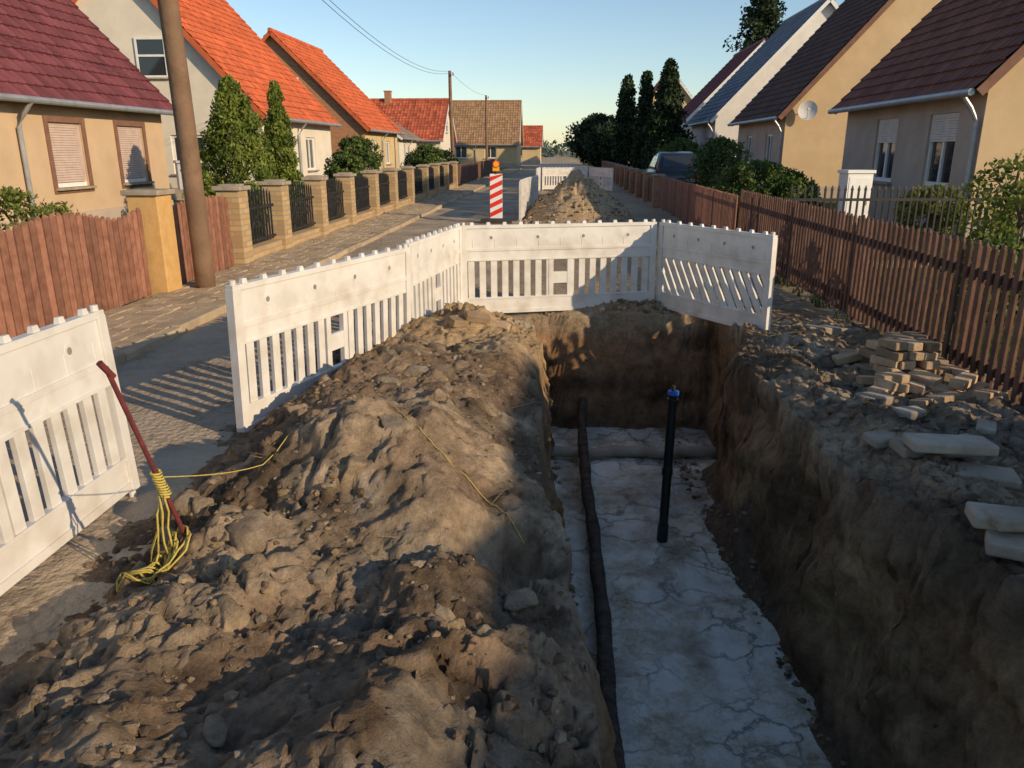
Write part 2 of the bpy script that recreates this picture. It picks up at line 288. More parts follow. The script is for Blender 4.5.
wall=np.clip(4*D*(1-D),0,1)**.6
wk1,we1,wt1=worley(Y*3+.5*fbm(Y*5,Z*5,2,3),Z*3.4+.5*fbm(Y*5+9,Z*5,2,2),2); wk2,we2,wt2=worley(Y*10,Z*11,5)
wx=fbm(Y*2.2,Z*2.2,5,3,.58)*.15+fbm(Y*17,Z*15,3,5)*.03+.035*wk1+.03*wt1+.012*wk2; wy=fbm(X*2.4,Z*2.6,5,6,.58)*.13+.02*vn(X*14,Z*14,2)
X2=X+wx*wall*np.where(Y<YB-.3,1,.3); Y2=Y+wy*wall*np.where(Y>YB-.3,1,.0)+np.where(Y<YB-.3,1,0)*wall*.03*fbm(Y*6,Z*6,3,1)
jit=(W+RB)*(1-D)
X2=X2+jit*fbm(X*18+4,Y*18,2,1)*.02; Y2=Y2+jit*fbm(X*18,Y*18+8,2,7)*.02
Z2=Z+np.clip(W+RB*.5,0,1)*np.abs(fbm(X*31,Y*31,3,6))*.026*(1-D)
def mix(a,b,t): return a*(1-t[...,None])+b*t[...,None]
A=lambda *c: np.array(c)
one=np.ones(X.shape+(3,))
C=one*A(.38,.295,.2)
C=mix(C,A(.48,.37,.24),sm(-.1,.5,n1)*.8)
wk=np.clip(W+RB,0,1)
soil=mix(one*A(.29,.205,.135),A(.46,.35,.235),sm(-.1,.4,fbm(X*1.6,Y*1.6+4,4,3)))
soil=mix(soil,A(.13,.092,.062),sm(.05,.4,fbm(X*2.3+8,Y*2.3,4,5))*.8)
soil=mix(soil,A(.44,.375,.29),sm(.12,.4,fbm(X*1.4+18,Y*1.4,4,2))*.65)
soil=soil*(1+.18*c1+.12*c2+.3*n3)[...,None]
C=mix(C,soil,wk)
nearsand=np.exp(-(((X+.25)/.65)**2+((Y-6.4)/.9)**2))
C=mix(C,A(.54,.38,.21),np.clip(nearsand*1.3,0,1)*sm(-.5,.2,n2+.2))
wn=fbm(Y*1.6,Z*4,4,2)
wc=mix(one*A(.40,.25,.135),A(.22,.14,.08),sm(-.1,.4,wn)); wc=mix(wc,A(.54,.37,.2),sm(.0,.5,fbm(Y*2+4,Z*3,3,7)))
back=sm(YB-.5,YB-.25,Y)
wnb=fbm(X*1.6+3,Z*5,4,2); wcb=mix(one*A(.33,.2,.11),A(.16,.1,.06),sm(-.1,.3,wnb))  # back wall browns darkened, painting shade into the far end of the trench
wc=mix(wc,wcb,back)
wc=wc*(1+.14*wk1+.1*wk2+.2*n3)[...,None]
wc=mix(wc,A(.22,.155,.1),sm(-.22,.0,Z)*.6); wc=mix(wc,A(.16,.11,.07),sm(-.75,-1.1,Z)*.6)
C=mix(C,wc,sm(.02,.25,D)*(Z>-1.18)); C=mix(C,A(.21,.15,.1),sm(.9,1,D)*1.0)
C=mix(C,A(.5,.36,.21),(Q<1.5)*sm(1.5,1.0,Q))
C=mix(C,A(.36,.31,.25),((Q<.9)&(n2>.2))*.5)
g=np.maximum(sm(-5.0,-5.4,S),sm(3.2,3.5,S)); 
C=mix(C,mix(one*A(.07,.1,.03),A(.19,.17,.08),sm(-.2,.4,n1)),g)
C=mix(C,A(.14,.17,.15),sm(130,600,Y))  # far ground fades to grey-green, distance haze painted into the colour
C=np.clip(C,.02,.75)
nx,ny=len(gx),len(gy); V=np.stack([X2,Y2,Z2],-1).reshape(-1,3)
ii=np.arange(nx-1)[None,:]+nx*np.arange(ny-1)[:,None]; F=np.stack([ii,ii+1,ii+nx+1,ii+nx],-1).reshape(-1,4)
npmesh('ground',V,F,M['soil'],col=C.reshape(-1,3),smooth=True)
fx=np.arange(.1,2.3,.03); fy=np.arange(-2.8,7.9,.04); FX,FY=np.meshgrid(fx,fy)
FZ=-1.165+.03*fbm(FX*2.2,FY*2.2,4,1)+.018*fbm(FX*9,FY*9,3,4)
k=len(fx); ii=np.arange(k-1)[None,:]+k*np.arange(len(fy)-1)[:,None]
npmesh('trench_floor',np.stack([FX,FY,FZ],-1).reshape(-1,3),np.stack([ii,ii+1,ii+k+1,ii+k],-1).reshape(-1,4),M['floor'])
def strip(name,s0,s1,mat,z=.004,amp=.006,ds=.08,ya=-20,yb=230):
    ss=np.arange(s0,s1+1e-6,ds); yy=np.array(list(np.arange(ya,14,.1))+growth(14,yb,.15,1.03))
    A_,B_=np.meshgrid(ss,yy); e=.12*fbm(B_*.9,B_*0+s1,3,2)*(A_>=ss[-1]-1e-6)
    P=np.stack([A_+K*B_+e,B_,z+amp*fbm(A_*3,B_*3,3,1)+.006*fbm(A_*9,B_*9,2,4)],-1).reshape(-1,3)
    k=len(ss); ii=np.arange(k-1)[None,:]+k*np.arange(len(yy)-1)[:,None]
    return npmesh(name,P,np.stack([ii,ii+1,ii+k+1,ii+k],-1).reshape(-1,4),mat)
strip('road',-3.62,-.9,M['road'],z=.012,amp=.016)
mb=MB()
y=-6.0
while y<60:
    for a in range(6):
        s=-4.72+a*.17+.085
        mb.box((s+random.uniform(-.006,.006),y+.085+random.uniform(-.006,.006),.03+random.uniform(-.01,.01)),(.155,.155,.1),Matrix.Rotation(random.uniform(-.04,.04),3,'Y')@Matrix.Rotation(random.uniform(-.05,.05),3,'Z'),tv=random.random())
    y+=.17
mb.box((-4.21,27,-.0),(1.02,66,.14),tv=.6)
o=mb.obj('pavement',M['pavement'],rz=SANG)
mb=MB(); y=-6.0
while y<75:
    mb.box((-3.64+random.uniform(-.012,.012),y+.5,.02+random.uniform(-.015,.012)),(.11,.985,.14),Matrix.Rotation(random.uniform(-.01,.01),3,'Z'),tv=random.random()); y+=1
mb.obj('kerb',M['pavement'],rz=SANG,bevel=.014)
# ------------------------------------------------------------ clods
import bmesh
bm=bmesh.new(); bmesh.ops.create_icosphere(bm,subdivisions=3,radius=1); bv=np.array([v.co[:] for v in bm.verts]); bf=np.array([[v.index for v in f.verts] for f in bm.faces]); bm.free()
bm=bmesh.new(); bmesh.ops.create_icosphere(bm,subdivisions=1,radius=1); bv1=np.array([v.co[:] for v in bm.verts]); bf1=np.array([[v.index for v in f.verts] for f in bm.faces]); bm.free()
def clods(name,P,R,cols,hi=False,flat=.7,sink=.2,smooth=False):
    b,f=(bv,bf) if hi else (bv1,bf1); n=len(P); Vs=[];Cs=[]
    for i in range(n):
        sc=R[i]*rng.uniform(.6,1.25,3)*np.array([1,1,flat]); th=rng.uniform(0,6.28); o=rng.uniform(0,99)
        w=b*1.0
        for _ in range(7 if hi else 2):
            nrm=rng.normal(size=3); nrm/=np.linalg.norm(nrm); dd=w@nrm; lim=rng.uniform(.4,.75); w=w-np.outer(np.maximum(dd-lim,0),nrm)
        w=w*(1+(.25 if hi else .3)*fbm(b[:,0]*1.8+o,b[:,1]*1.8+b[:,2]*2+o,4,i)[:,None]+ (0 if hi else rng.uniform(-.07,.07,(len(b),1))))
        if hi: w=w*(1+.08*fbm(b[:,0]*5+o,b[:,1]*5+b[:,2]*4,3,i)[:,None])
        w=w*sc; c,s_=math.cos(th),math.sin(th); w=np.stack([w[:,0]*c-w[:,1]*s_,w[:,0]*s_+w[:,1]*c,w[:,2]],-1)+P[i]+np.array([0,0,R[i]*sink])
        Vs.append(w); Cs.append(np.tile(cols[i],(len(b),1)))
    Vv=np.concatenate(Vs); Ff=(f[None]+len(b)*np.arange(n)[:,None,None]).reshape(-1,3)
    return npmesh(name,Vv,Ff,M['soil'],col=np.concatenate(Cs),smooth=smooth)
def scat(n,x0,x1,y0,y1,rmin,rmax,p=2.5,clump=True):
    x=rng.uniform(x0,x1,n*3); y=y0+(y1-y0)*rng.random(n*3)**1.15
    if clump:
        k=fbm(x*1.6,y*1.6+3,3,6)+rng.uniform(-.2,.3,n*3)>.1; x,y=x[k][:n],y[k][:n]
    z,d,*_=H(x,y,True); k=(d<.03)|(d>.97); x,y,z,d=x[k],y[k],z[k],d[k]
    z=np.where(d>.5,np.maximum(z,-1.17),z)
    r=rmin+(rmax-rmin)*rng.random(len(x))**p
    pal=np.array([[.3,.215,.145],[.38,.285,.19],[.48,.38,.265],[.2,.145,.1],[.43,.31,.185]]); c=pal[rng.integers(0,5,len(x))]*rng.uniform(.8,1.15,(len(x),1))
    return np.stack([x,y,z],-1),r,c
def cat(L): return [np.concatenate(a) for a in zip(*L)]
P,R,c=cat([scat(6500,-1.9,.2,1.2,7,.004,.028,4.5),scat(2400,2.0,3.3,1.8,8,.004,.024,4),scat(900,-2.6,-1.6,2,8,.004,.014,2),scat(420,.3,1.9,8.05,8.6,.01,.045,2),scat(170,1.55,1.75,2.6,7.6,.008,.035,2.5,False),scat(90,.31,.43,2.6,7.5,.01,.03,2,False)])
clods('soil_clods',P,R,c)
P,R,c=scat(60,-1.6,.05,1.5,6.3,.035,.13,2.4)
c=c*.5+np.array([.42,.34,.25])*.5
P2_,R2_,c2_=scat(24,1.95,2.7,2,7.5,.03,.08,2,False)
P,R,c=cat([(P,R,c),(P2_,R2_,c2_)])
clods('soil_lumps',P,R,c,hi=True,sink=-.15,smooth=True)
P,R,c=scat(260,.3,3.1,19,23.5,.02,.08,3,False); clods('spoil_rubble',P,R,c*1.1)
# ------------------------------------------------------------ barrier
def barrier(p0,p1,z=0,diag=False,tilt=0,L=None,name='construction_barrier'):
    p0=Vector((*p0,z)); p1=Vector((*p1,z)); d=(p1-p0); Lp=L or d.length; mb=MB(); T=.045
    mb.box((Lp/2,0,.845),(Lp-.02,T*.75,.22)); mb.box((Lp/2,0,.955),(Lp,T*1.25,.035)); mb.box((Lp/2,0,.725),(Lp,T*1.2,.03)); mb.box((Lp/2,0,.665),(Lp-.02,T*.8,.09))
    mb.box((Lp/2,0,.155),(Lp-.02,T*.8,.13)); mb.box((Lp/2,0,.085),(Lp,T*1.25,.04)); mb.box((Lp/2,0,.225),(Lp,T*1.1,.02)); mb.box((Lp/2,0,.62),(Lp,T*1.1,.018))
    for e in (.03,Lp-.03): mb.box((e,0,.5),(.065,T*1.35,.9)); mb.tube([(e,0,-.05),(e,0,.08)],.018,10); mb.tube([(e,0,.94),(e,0,1.0)],.02,10)
    pitch=.118; n=int((Lp-.16)/pitch); off=(Lp-n*pitch)/2
    if diag:
        x0,x1=.06,Lp-.06; z0,z1=.23,.615; sh=.24; wb=.066
        def clip(poly,c,sgn):
            out=[]
            for j in range(len(poly)):
                p,q=poly[j],poly[(j+1)%len(poly)]; ip=(p[0]-c)*sgn>=0; iq=(q[0]-c)*sgn>=0
                if ip: out.append(p)
                if ip!=iq: t=(c-p[0])/(q[0]-p[0]); out.append((c,p[1]+t*(q[1]-p[1])))
            return out
        for i in range(-3,n+5):
            xb=off+i*pitch
            a=[(xb+sh/2,z0),(xb+wb+sh/2,z0),(xb+wb-sh/2,z1),(xb-sh/2,z1)]
            a=clip(a,x0,1)
            if len(a)>2: a=clip(a,x1,-1)
            if len(a)<3: continue
            h=T*.3; mb.face([(p[0],-h,p[1]) for p in a]); mb.face([(p[0],h,p[1]) for p in a][::-1])
            for j in range(len(a)):
                p,q=a[j],a[(j+1)%len(a)]; mb.face([(q[0],-h,q[1]),(p[0],-h,p[1]),(p[0],h,p[1]),(q[0],h,q[1])])
    else:
        for i in range(n+1):
            x=off+i*pitch
            if abs(x-Lp/2)<.1: continue
            mb.box((x,0,.42),(.066,T*.6,.40))
        for sx in (-.1,.1): mb.box((Lp/2+sx,0,.42),(.05,T*.85,.40))
        mb.box((Lp/2,0,.42),(.16,T*.7,.12)); 
    nk=int(Lp/.17)
    for i in range(nk):
        x=.12+i*(Lp-.24)/(nk-1); mb.box((x,0,.985),(.045,T*.7,.03),taper=.75)
    for i in range(4):
        x=Lp*(.15+.233*i)
        for sy in (-1,1): mb.tube([(x,sy*T*.36,.845),(x,sy*T*.46,.845)],.018,14,mi=1); mb.tube([(x,sy*T*.3,.845),(x,sy*T*.43,.845)],.034,14)
    for i in range(9):
        x=Lp*(.06+.11*i); mb.box((x,0,.79),(.012,T*.86,.09))
    ang=math.atan2(d.y,d.x)
    o=mb.obj(name,[M['white_plastic'],M['dark_hole']],bevel=.006)
    o.location=p0; o.rotation_euler=(tilt,0,ang); return o
barrier((-1.93,3.62),(-2.03,1.6),z=.0,tilt=.05,L=2.02)
barrier((-1.66,4.42),(-.88,6.27),z=-.02,tilt=.03,L=2.02)
barrier((-.865,6.32),(-.54,7.85),z=.0,L=1.58)
barrier((-.52,7.87),(1.55,8.3),z=.0,tilt=-.03,L=2.1)
barrier((1.6,8.32),(2.36,6.95),z=-.0,diag=True,tilt=.02,L=1.57)
barrier((.2,19.4),(.42,21.4)); barrier((.45,21.5),(.75,23.5)); barrier((1.3,34.5),(3.3,35)); barrier((3.4,35),(4.2,33.2)); barrier((1.2,34.3),(1.0,32.3)); barrier((1.5,44),(3.5,44.3))
# ------------------------------------------------------------ beacon
mb=MB(); mb.box((0,0,.05),(.75,.35,.1),mi=2)
mb.box((0,0,.64),(.3,.03,1.04),mi=1)
for i in range(5):
    z=.14+i*.21
    for sy in (-1,1):
        a=z
        mb.face([(-.148,sy*.018,a),(.148,sy*.018,min(a+.14,1.155)),(.148,sy*.018,min(a+.25,1.155)),(-.148,sy*.018,min(a+.11,1.155))],mi=0)
mb.tube([(0,0,1.16),(0,0,1.22)],.04,12,mi=3); mb.box((0,0,1.27),(.16,.08,.1),mi=4); mb.tube([(0,-.05,1.38),(0,.05,1.38)],.085,18,mi=0); mb.tube([(0,-.055,1.38),(0,.055,1.38)],.065,18,mi=4)
mb.obj('warning_beacon',[M['red_paint'],M['white_paint'],M['rubber'],M['iron'],M['yellow_lamp']],loc=(-.38,19,0),bevel=.004)
# ------------------------------------------------------------ trench things
mb=MB(); mb.tube([(1.145,5.28,-1.3),(1.172,5.33,.0)],.034,18); mb.tube([(1.158,5.305,-.62),(1.1585,5.306,-.56)],.041,18); mb.tube([(1.147,5.284,-1.17),(1.149,5.286,-1.02)],.042,18)
mb.tube([(1.171,5.33,-.06),(1.1715,5.33,-.03)],.043,18,mi=0); mb.tube([(1.172,5.33,0),(1.1725,5.331,.03)],.04,18,mi=1); mb.tube([(1.1725,5.331,.03),(1.173,5.332,.07)],[.02,.012],12,mi=0)
mb.obj('standpipe',[M['black_pipe'],M['blue_plastic']],smooth=False,bevel=.002)
mb=MB(); pts=[];rad=[]
for i in range(520):
    t=i/519; y=-2+10.1*t; x=.335+.052*y+.012*math.sin(y*1.7)+.004*math.sin(y*5); pts.append((x,y,-1.06+.012*math.sin(y*2.3)+(.22*max(0,(y-6.9))))); rad.append(.043+.004*(i%2)+.004*random.random()+.004*math.sin(y*11))
mb.tube(pts,rad,12); mb.obj('buried_pipe',M['dirty_pipe'],smooth=True)
mb=MB(); mb.tube([(.3+i*.1,6.95+.02*math.sin(i),-1.1+.008*math.sin(i*2.1)) for i in range(18)],[.05+.006*random.random() for i in range(18)],12); mb.obj('cross_pipe',M['concrete'],smooth=True)
mb=MB(); mb.tube([(-1.37,2.5,1.0),(-1.25,2.78,.02)],.009,8); mb.tube([(-1.378,2.48,1.02),(-1.36,2.52,.96)],.012,8); mb.obj('iron_rod',M['rod'])
def rodp(t): return Vector((-1.37,2.5,1.0)).lerp(Vector((-1.25,2.78,.02)),t)
def hz(x,y): return float(H(np.array([x]),np.array([y]))[0])
mb=MB(); pts=[]
for i in range(90):
    a=i*.7; p=rodp(.44+.12*(i/90)); r=.015+.005*random.random(); pts.append(p+Vector((r*math.cos(a),r*math.sin(a),0)))
mb.tube(pts,.0045,6)
for k in range(4):
    p=rodp(.5); pts=[p+Vector((.01*k-.02,.01,0))]; gx_,gy_=-1.40+.03*k,2.66; q=Vector((gx_,gy_,hz(gx_,gy_)+.02))
    for t in (.2,.4,.6,.8,1.0): pts.append(p.lerp(q,t)+Vector((random.uniform(-.012,.012),random.uniform(-.012,.012),0)))
    mb.tube(pts,.004,6)
pts=[]
for i in range(170):
    a=i*.33; r=.06+.03*math.sin(i*.21); x=-1.40+r*1.5*math.cos(a)+.03*math.sin(i*.05); y=2.66+r*math.sin(a); pts.append((x,y,hz(x,y)+.022+.008*math.sin(i*.5)+.008))
mb.tube(pts,.0042,6)
pts=[]; a=rodp(.47); b=Vector((-.85,3.75,hz(-.85,3.75)+.02))
for i in range(14): t=i/13; p=a.lerp(b,t); p.z-=.10*math.sin(math.pi*t); p.z=max(p.z,hz(p.x,p.y)+.01); pts.append(p)
for i in range(1,40):
    t=i/39; x=-.85+.9*t; y=3.75-.9*t+.04*math.sin(t*9); pts.append((x,y,hz(x,y)+.014))
mb.tube(pts,.0024,6); mb.obj('rope',M['rope'],smooth=True)
# ------------------------------------------------------------ brick stack & slabs
def Rz(a,tx=0,ty=0): return Matrix.Rotation(a,3,'Z')@Matrix.Rotation(tx,3,'X')@Matrix.Rotation(ty,3,'Y')
mb=MB()
def hm(x,y): return max(hz(x,y),0)
for lay in range(6):
    for i in range(5-(lay>2)-(lay>3)):
        for j in range(2):
            if random.random()<.12: continue
            a=.12 if lay%2==0 else .25
            x=2.66+i*.115+random.uniform(-.025,.025)+ (lay*.01); y=5.3+j*.22+random.uniform(-.025,.025)
            mb.box((x,y,.07+lay*.062),(.10,.2,.058),Rz(a+random.uniform(-.35,.35),random.uniform(-.08,.08),random.uniform(-.08,.08)),tv=random.random())
for i in range(26):
    x=random.uniform(2.4,3.25); y=random.uniform(4.65,5.9); mb.box((x,y,hm(x,y)+.035),(.10,.2,.06),Rz(random.uniform(0,3),random.uniform(-.25,.25),random.uniform(-.25,.25)),tv=random.random())
for k in range(4): mb.box((2.55,4.95,.06+k*.06),(.2,.1,.058),Rz(random.uniform(-.3,.3)),tv=random.random())
mb.obj('paving_brick_pile',M['paver'],bevel=.007)
mb=MB()
for (x,y,z,dx,dy,dz,a,tx) in [(2.22,3.75,.03,.44,.17,.06,.05,.03),(2.2,3.62,.085,.40,.18,.055,-.1,-.04),(2.32,3.5,.03,.3,.16,.05,-.3,.06),(2.02,3.9,.03,.2,.13,.05,.2,.05),(2.35,3.72,.09,.16,.14,.05,.4,.0),
    (2.04,2.86,.035,.30,.14,.06,-.25,.05),(2.07,2.80,.095,.28,.13,.055,-.1,-.04),(2.02,2.72,.03,.26,.14,.06,-.5,.04),(2.12,2.45,.035,.3,.18,.06,.3,.05),(2.2,2.6,.09,.2,.12,.05,.9,.05),(2.05,2.3,.05,.3,.16,.06,-.4,.0),
    (3.0,7.05,.04,.5,.14,.08,.05,0),(2.45,4.5,.03,.2,.1,.06,.3,.1),(2.75,4.2,.03,.2,.1,.06,1,.1),(2.85,3.6,.03,.2,.1,.06,.6,.1),(2.35,4.75,.03,.22,.12,.06,.2,.1)]:
    mb.box((x,y,z+hm(x,y)),(dx,dy,dz),Rz(a,tx,random.uniform(-.05,.05)),tv=random.random())
mb.obj('concrete_slabs',M['concrete'],bevel=.012)
mb=MB()
for (x,y,a) in [(-.28,6.15,.2),(-.12,6.2,-.3),(-.42,6.1,.7)]:
    mb.box((x,y,hz(x,y)+.02),(.2,.1,.06),Rz(a,.25,.2),tv=random.random())
mb.obj('loose_bricks',M['paver'],bevel=.006)
# ------------------------------------------------------------ fences
def picket(name,s,y0,y1,w,gap,h,mat,arc=0,arcL=2.0,rails=(.25,.8),thick=.022,post=2.0,railside=1,jit=.008,zb=.06):
    mb=MB(); y=y0
    while y<y1:
        ph=((y-y0)%arcL)/arcL; hh=h+arc*math.sin(math.pi*ph)+random.uniform(-jit,jit)
        R=Matrix.Rotation(random.uniform(-.014,.014),3,'X')@Matrix.Rotation(random.uniform(-.02,.02),3,'Z')
        mb.box((s,y,zb+(hh-zb)/2),(thick,w,hh-zb),R,tv=random.random())
        mb.box((s,y,hh+.012),(thick,w*.8,.03),R,tv=random.random(),taper=.6)
        y+=w+gap
    for r in rails: mb.box((s+railside*(thick/2+.022),(y0+y1)/2,r),(.04,y1-y0,.07),tv=.3)
    p=y0
    while p<=y1+.1: mb.box((s+railside*.09,p,h*.5-.05),(.08,.08,h+.05),tv=.4); p+=post
    return mb.obj(name,mat,rz=SANG,bevel=.003)
picket('picket_fence',-4.8,-2.0,8.75,.085,.018,.96,M['wood_red'],arc=.13,arcL=2.05,railside=-1)
picket('picket_fence',-4.8,9.25,11.4,.085,.018,.98,M['wood_red'],arc=.1,arcL=2.2,railside=-1)
picket('picket_fence',3.02,1.5,13.4,.055,.055,1.05,M['wood_dark'],rails=(.22,.85),railside=1,post=2.2)
picket('picket_fence',3.0,13.6,24,.07,.04,.95,M['wood_red'],rails=(.22,.8),railside=1)
mb=MB()
mb.box((-4.8,9.0,.6),(.36,.36,1.2),mi=0); mb.box((-4.8,9.0,1.23),(.44,.44,.06),mi=1)
mb.obj('gate_pillar',[M['post_yellow'],M['concrete']],rz=SANG,bevel=.01)
pil=[11.6,13.4,15.6,17.8,20.2,22.6,25.2,28,30.6,33.2,36]
for y in pil:
    mb=MB(); mb.box((0,0,.57),(.34,.34,1.14),mi=0); mb.box((0,0,1.17),(.42,.42,.06),mi=1); mb.box((0,0,1.21),(.28,.28,.03),mi=1)
    o=mb.obj('brick_pillar',[M['yellow_brick'],M['concrete']],loc=ST(-4.8,y),rz=SANG,bevel=.008)
def ironfence(name,a,b,h=1.0,sp=.12,base=.25,curve=.12):
    a=Vector(a);b=Vector(b); L=(b-a).length; mb=MB(); n=int(L/sp)
    if base>0: mb.box((L/2,0,base/2),(L,.2,base),mi=1)
    for i in range(1,n):
        x=i*L/n; hh=h+curve*math.sin(math.pi*x/L); mb.box((x,0,(base+hh)/2+.03),(.024,.024,hh-base),tv=.5); mb.box((x,0,hh+.05),(.045,.02,.07),taper=.2)
    for z in (base+.08,h-.12): mb.box((L/2,0,z),(L,.03,.04))
    for i in range(int(L/.3)):
        c=Vector((.15+i*.3,0,base+.38)); mb.tube([c+Vector((.1*math.cos(t),0,.1*math.sin(t))) for t in np.linspace(0,6.2,12)],.011,5,caps=False)
    d=b-a; return mb.obj(name,[M['iron'],M['yellow_brick']],loc=a,rz=math.atan2(d.y,d.x))
for i in range(len(pil)-1): ironfence('iron_fence',ST(-4.8,pil[i]+.18),ST(-4.8,pil[i+1]-.18),h=.95)
ironfence('iron_fence',ST(3.3,11.6),ST(13,12.1),h=1.12,base=.1,curve=0,sp=.1)
picket('picket_fence',-5.0,36.4,62,.1,.03,1.0,M['wood_dark'],railside=-1)
for y in np.arange(24.6,60,2.8):
    mb=MB(); mb.box((0,0,.47),(.32,.32,.94),mi=0); mb.box((0,0,.96),(.4,.4,.05),mi=1); mb.obj('brick_pillar',[M['red_brick'],M['concrete']],loc=ST(3.05,y),rz=SANG,bevel=.008)
picket('picket_fence',3.05,24.8,60,.09,.05,.8,M['wood_dark'],rails=(.22,.65))
# ------------------------------------------------------------ poles & wire
def pole(p,top,r0,r1,name='utility_pole'):
    mb=MB(); a=Vector(p);b=Vector(top); mb.tube([a.lerp(b,t)+Vector((.012*math.sin(t*7),0,0)) for t in np.linspace(0,1,13)],[r0+(r1-r0)*t for t in np.linspace(0,1,13)],18)
    mb.tube([b-Vector((0,0,.25))+Vector((0,-.2,0)),b-Vector((0,0,.25))+Vector((.25,-.2,.0))],.02,8,mi=1); mb.tube([b+Vector((.22,-.2,-.25)),b+Vector((.22,-.2,-.1))],.04,8,mi=1)
    return mb.obj(name,[M['pole_wood'],M['zinc']],smooth=True)
pole((-3.80,9.5,-.2),(-3.88,9.4,7.6),.12,.1)
P2=ST(-6.5,48,6.1); pole(ST(-6.4,48,-.3),P2,.13,.09); P3=ST(-6.6,72,6.3); pole(ST(-6.6,72,-.3),P3,.13,.09)
def wire(a,b,sag):
    mb=MB(); mb.tube([a.lerp(b,t)-Vector((0,0,sag*4*t*(1-t))) for t in np.linspace(0,1,24)],.008,5); mb.obj('overhead_wire',M['iron'])
wire(Vector((-5.2,9.2,6.6)),P2,1.2); wire(Vector((-5.2,9.2,6.45)),P2-Vector((0,0,.12)),1.22); wire(P2,P3,.3)
# ------------------------------------------------------------ houses
def wallp(mb,o,u,n,w,h,ops,th=.14):
    o=Vector(o);u=Vector(u);n=Vector(n);z=Vector((0,0,1))
    xs=sorted(set([0,w]+[a for p in ops for a in (p[0],p[0]+p[2])])); zs=sorted(set([0,h]+[a for p in ops for a in (p[1],p[1]+p[3])]))
    for i in range(len(xs)-1):
        for j in range(len(zs)-1):
            cx=(xs[i]+xs[i+1])/2; cz=(zs[j]+zs[j+1])/2
            if any(p[0]<cx<p[0]+p[2] and p[1]<cz<p[1]+p[3] for p in ops): continue
            mb.face([o+u*xs[i]+z*zs[j],o+u*xs[i+1]+z*zs[j],o+u*xs[i+1]+z*zs[j+1],o+u*xs[i]+z*zs[j+1]])
    for p in ops:
        a=o+u*p[0]+z*p[1]; b=a+u*p[2]; c=b+z*p[3]; d=a+z*p[3]; k=-n*th
        for q,r in ((a,b),(b,c),(c,d),(d,a)): mb.face([q,r,r+k,q+k])
def windows(W,o,u,n,ops,th,kind,trim=None):
    o=Vector(o);u=Vector(u);n=Vector(n);z=Vector((0,0,1)); R=Matrix((u,n,z)).transposed()
    for p in ops:
        c=o+u*(p[0]+p[2]/2)+z*(p[1]+p[3]/2)-n*(th-.05); w,h=p[2],p[3]; f=.085
        W['glass'].box(c-n*.03,(w-.02,.02,h-.02),R)
        for sx in (-1,1): W['frame'].box(c+u*sx*(w/2-f/2),(f,.06,h),R)
        for sz in (-1,1): W['frame'].box(c+z*sz*(h/2-f/2),(w-2*f,.058,f),R)
        if kind!='shut': W['frame'].box(c,(f*.9,.055,h-2*f),R)
        if kind in('shut','half'):
            hh=h*(.96 if kind=='shut' else .4); nn=int(hh/.05)
            for i in range(nn): W['shutter'].box(c+n*.045+z*(h/2-.03-i*.05),(w-.03,.014,.044),R)
        W['sill'].box(o+u*(p[0]+w/2)+z*(p[1]-.03)+n*.04,(w+.16,.14,.05),R)
        if trim:
            for sx in (-1,1): W['trim'].box(o+u*(p[0]+w/2+sx*(w/2+.06))+z*(p[1]+h/2)+n*.012,(.12,.03,h),R)
            for sz in (1,-1): W['trim'].box(o+u*(p[0]+w/2)+z*(p[1]+h/2+sz*(h/2+.06))+n*.014,(w+.24,.032,.12),R)
def slope(mb,P0,yd,sd,n,Ly,Ls,tw=.26,tl=.34):
    P0=Vector(P0);yd=Vector(yd);sd=Vector(sd);n=Vector(n); nr=int(Ls/tl)+1; nc=int(Ly/tw)+1; sub=4
    for r in range(nr):
        b0=r*tl; b1=min((r+1)*tl,Ls)
        if b0>=Ls: break
        prof=[]
        for c in range(nc*sub+1):
            a=min(c*tw/sub,Ly); prof.append((a,.022*max(0,math.cos(2*math.pi*c/sub))))
        b=len(mb.v)
        for a,h in prof:
            q=P0+yd*a
            mb.v.append(tuple(q+sd*b0+n*(.0+h*.3))); mb.v.append(tuple(q+sd*b0+n*(.04+h))); mb.v.append(tuple(q+sd*b1+n*(.0+h)))
        tvr=[random.random() for _ in range(nc+1)]
        for c in range(nc*sub):
            for k in (0,1):
                mb.f.append((b+3*c+k,b+3*c+3+k,b+3*c+4+k,b+3*c+1+k)); mb.tv.append(tvr[c//sub]); mb.mi.append(0)
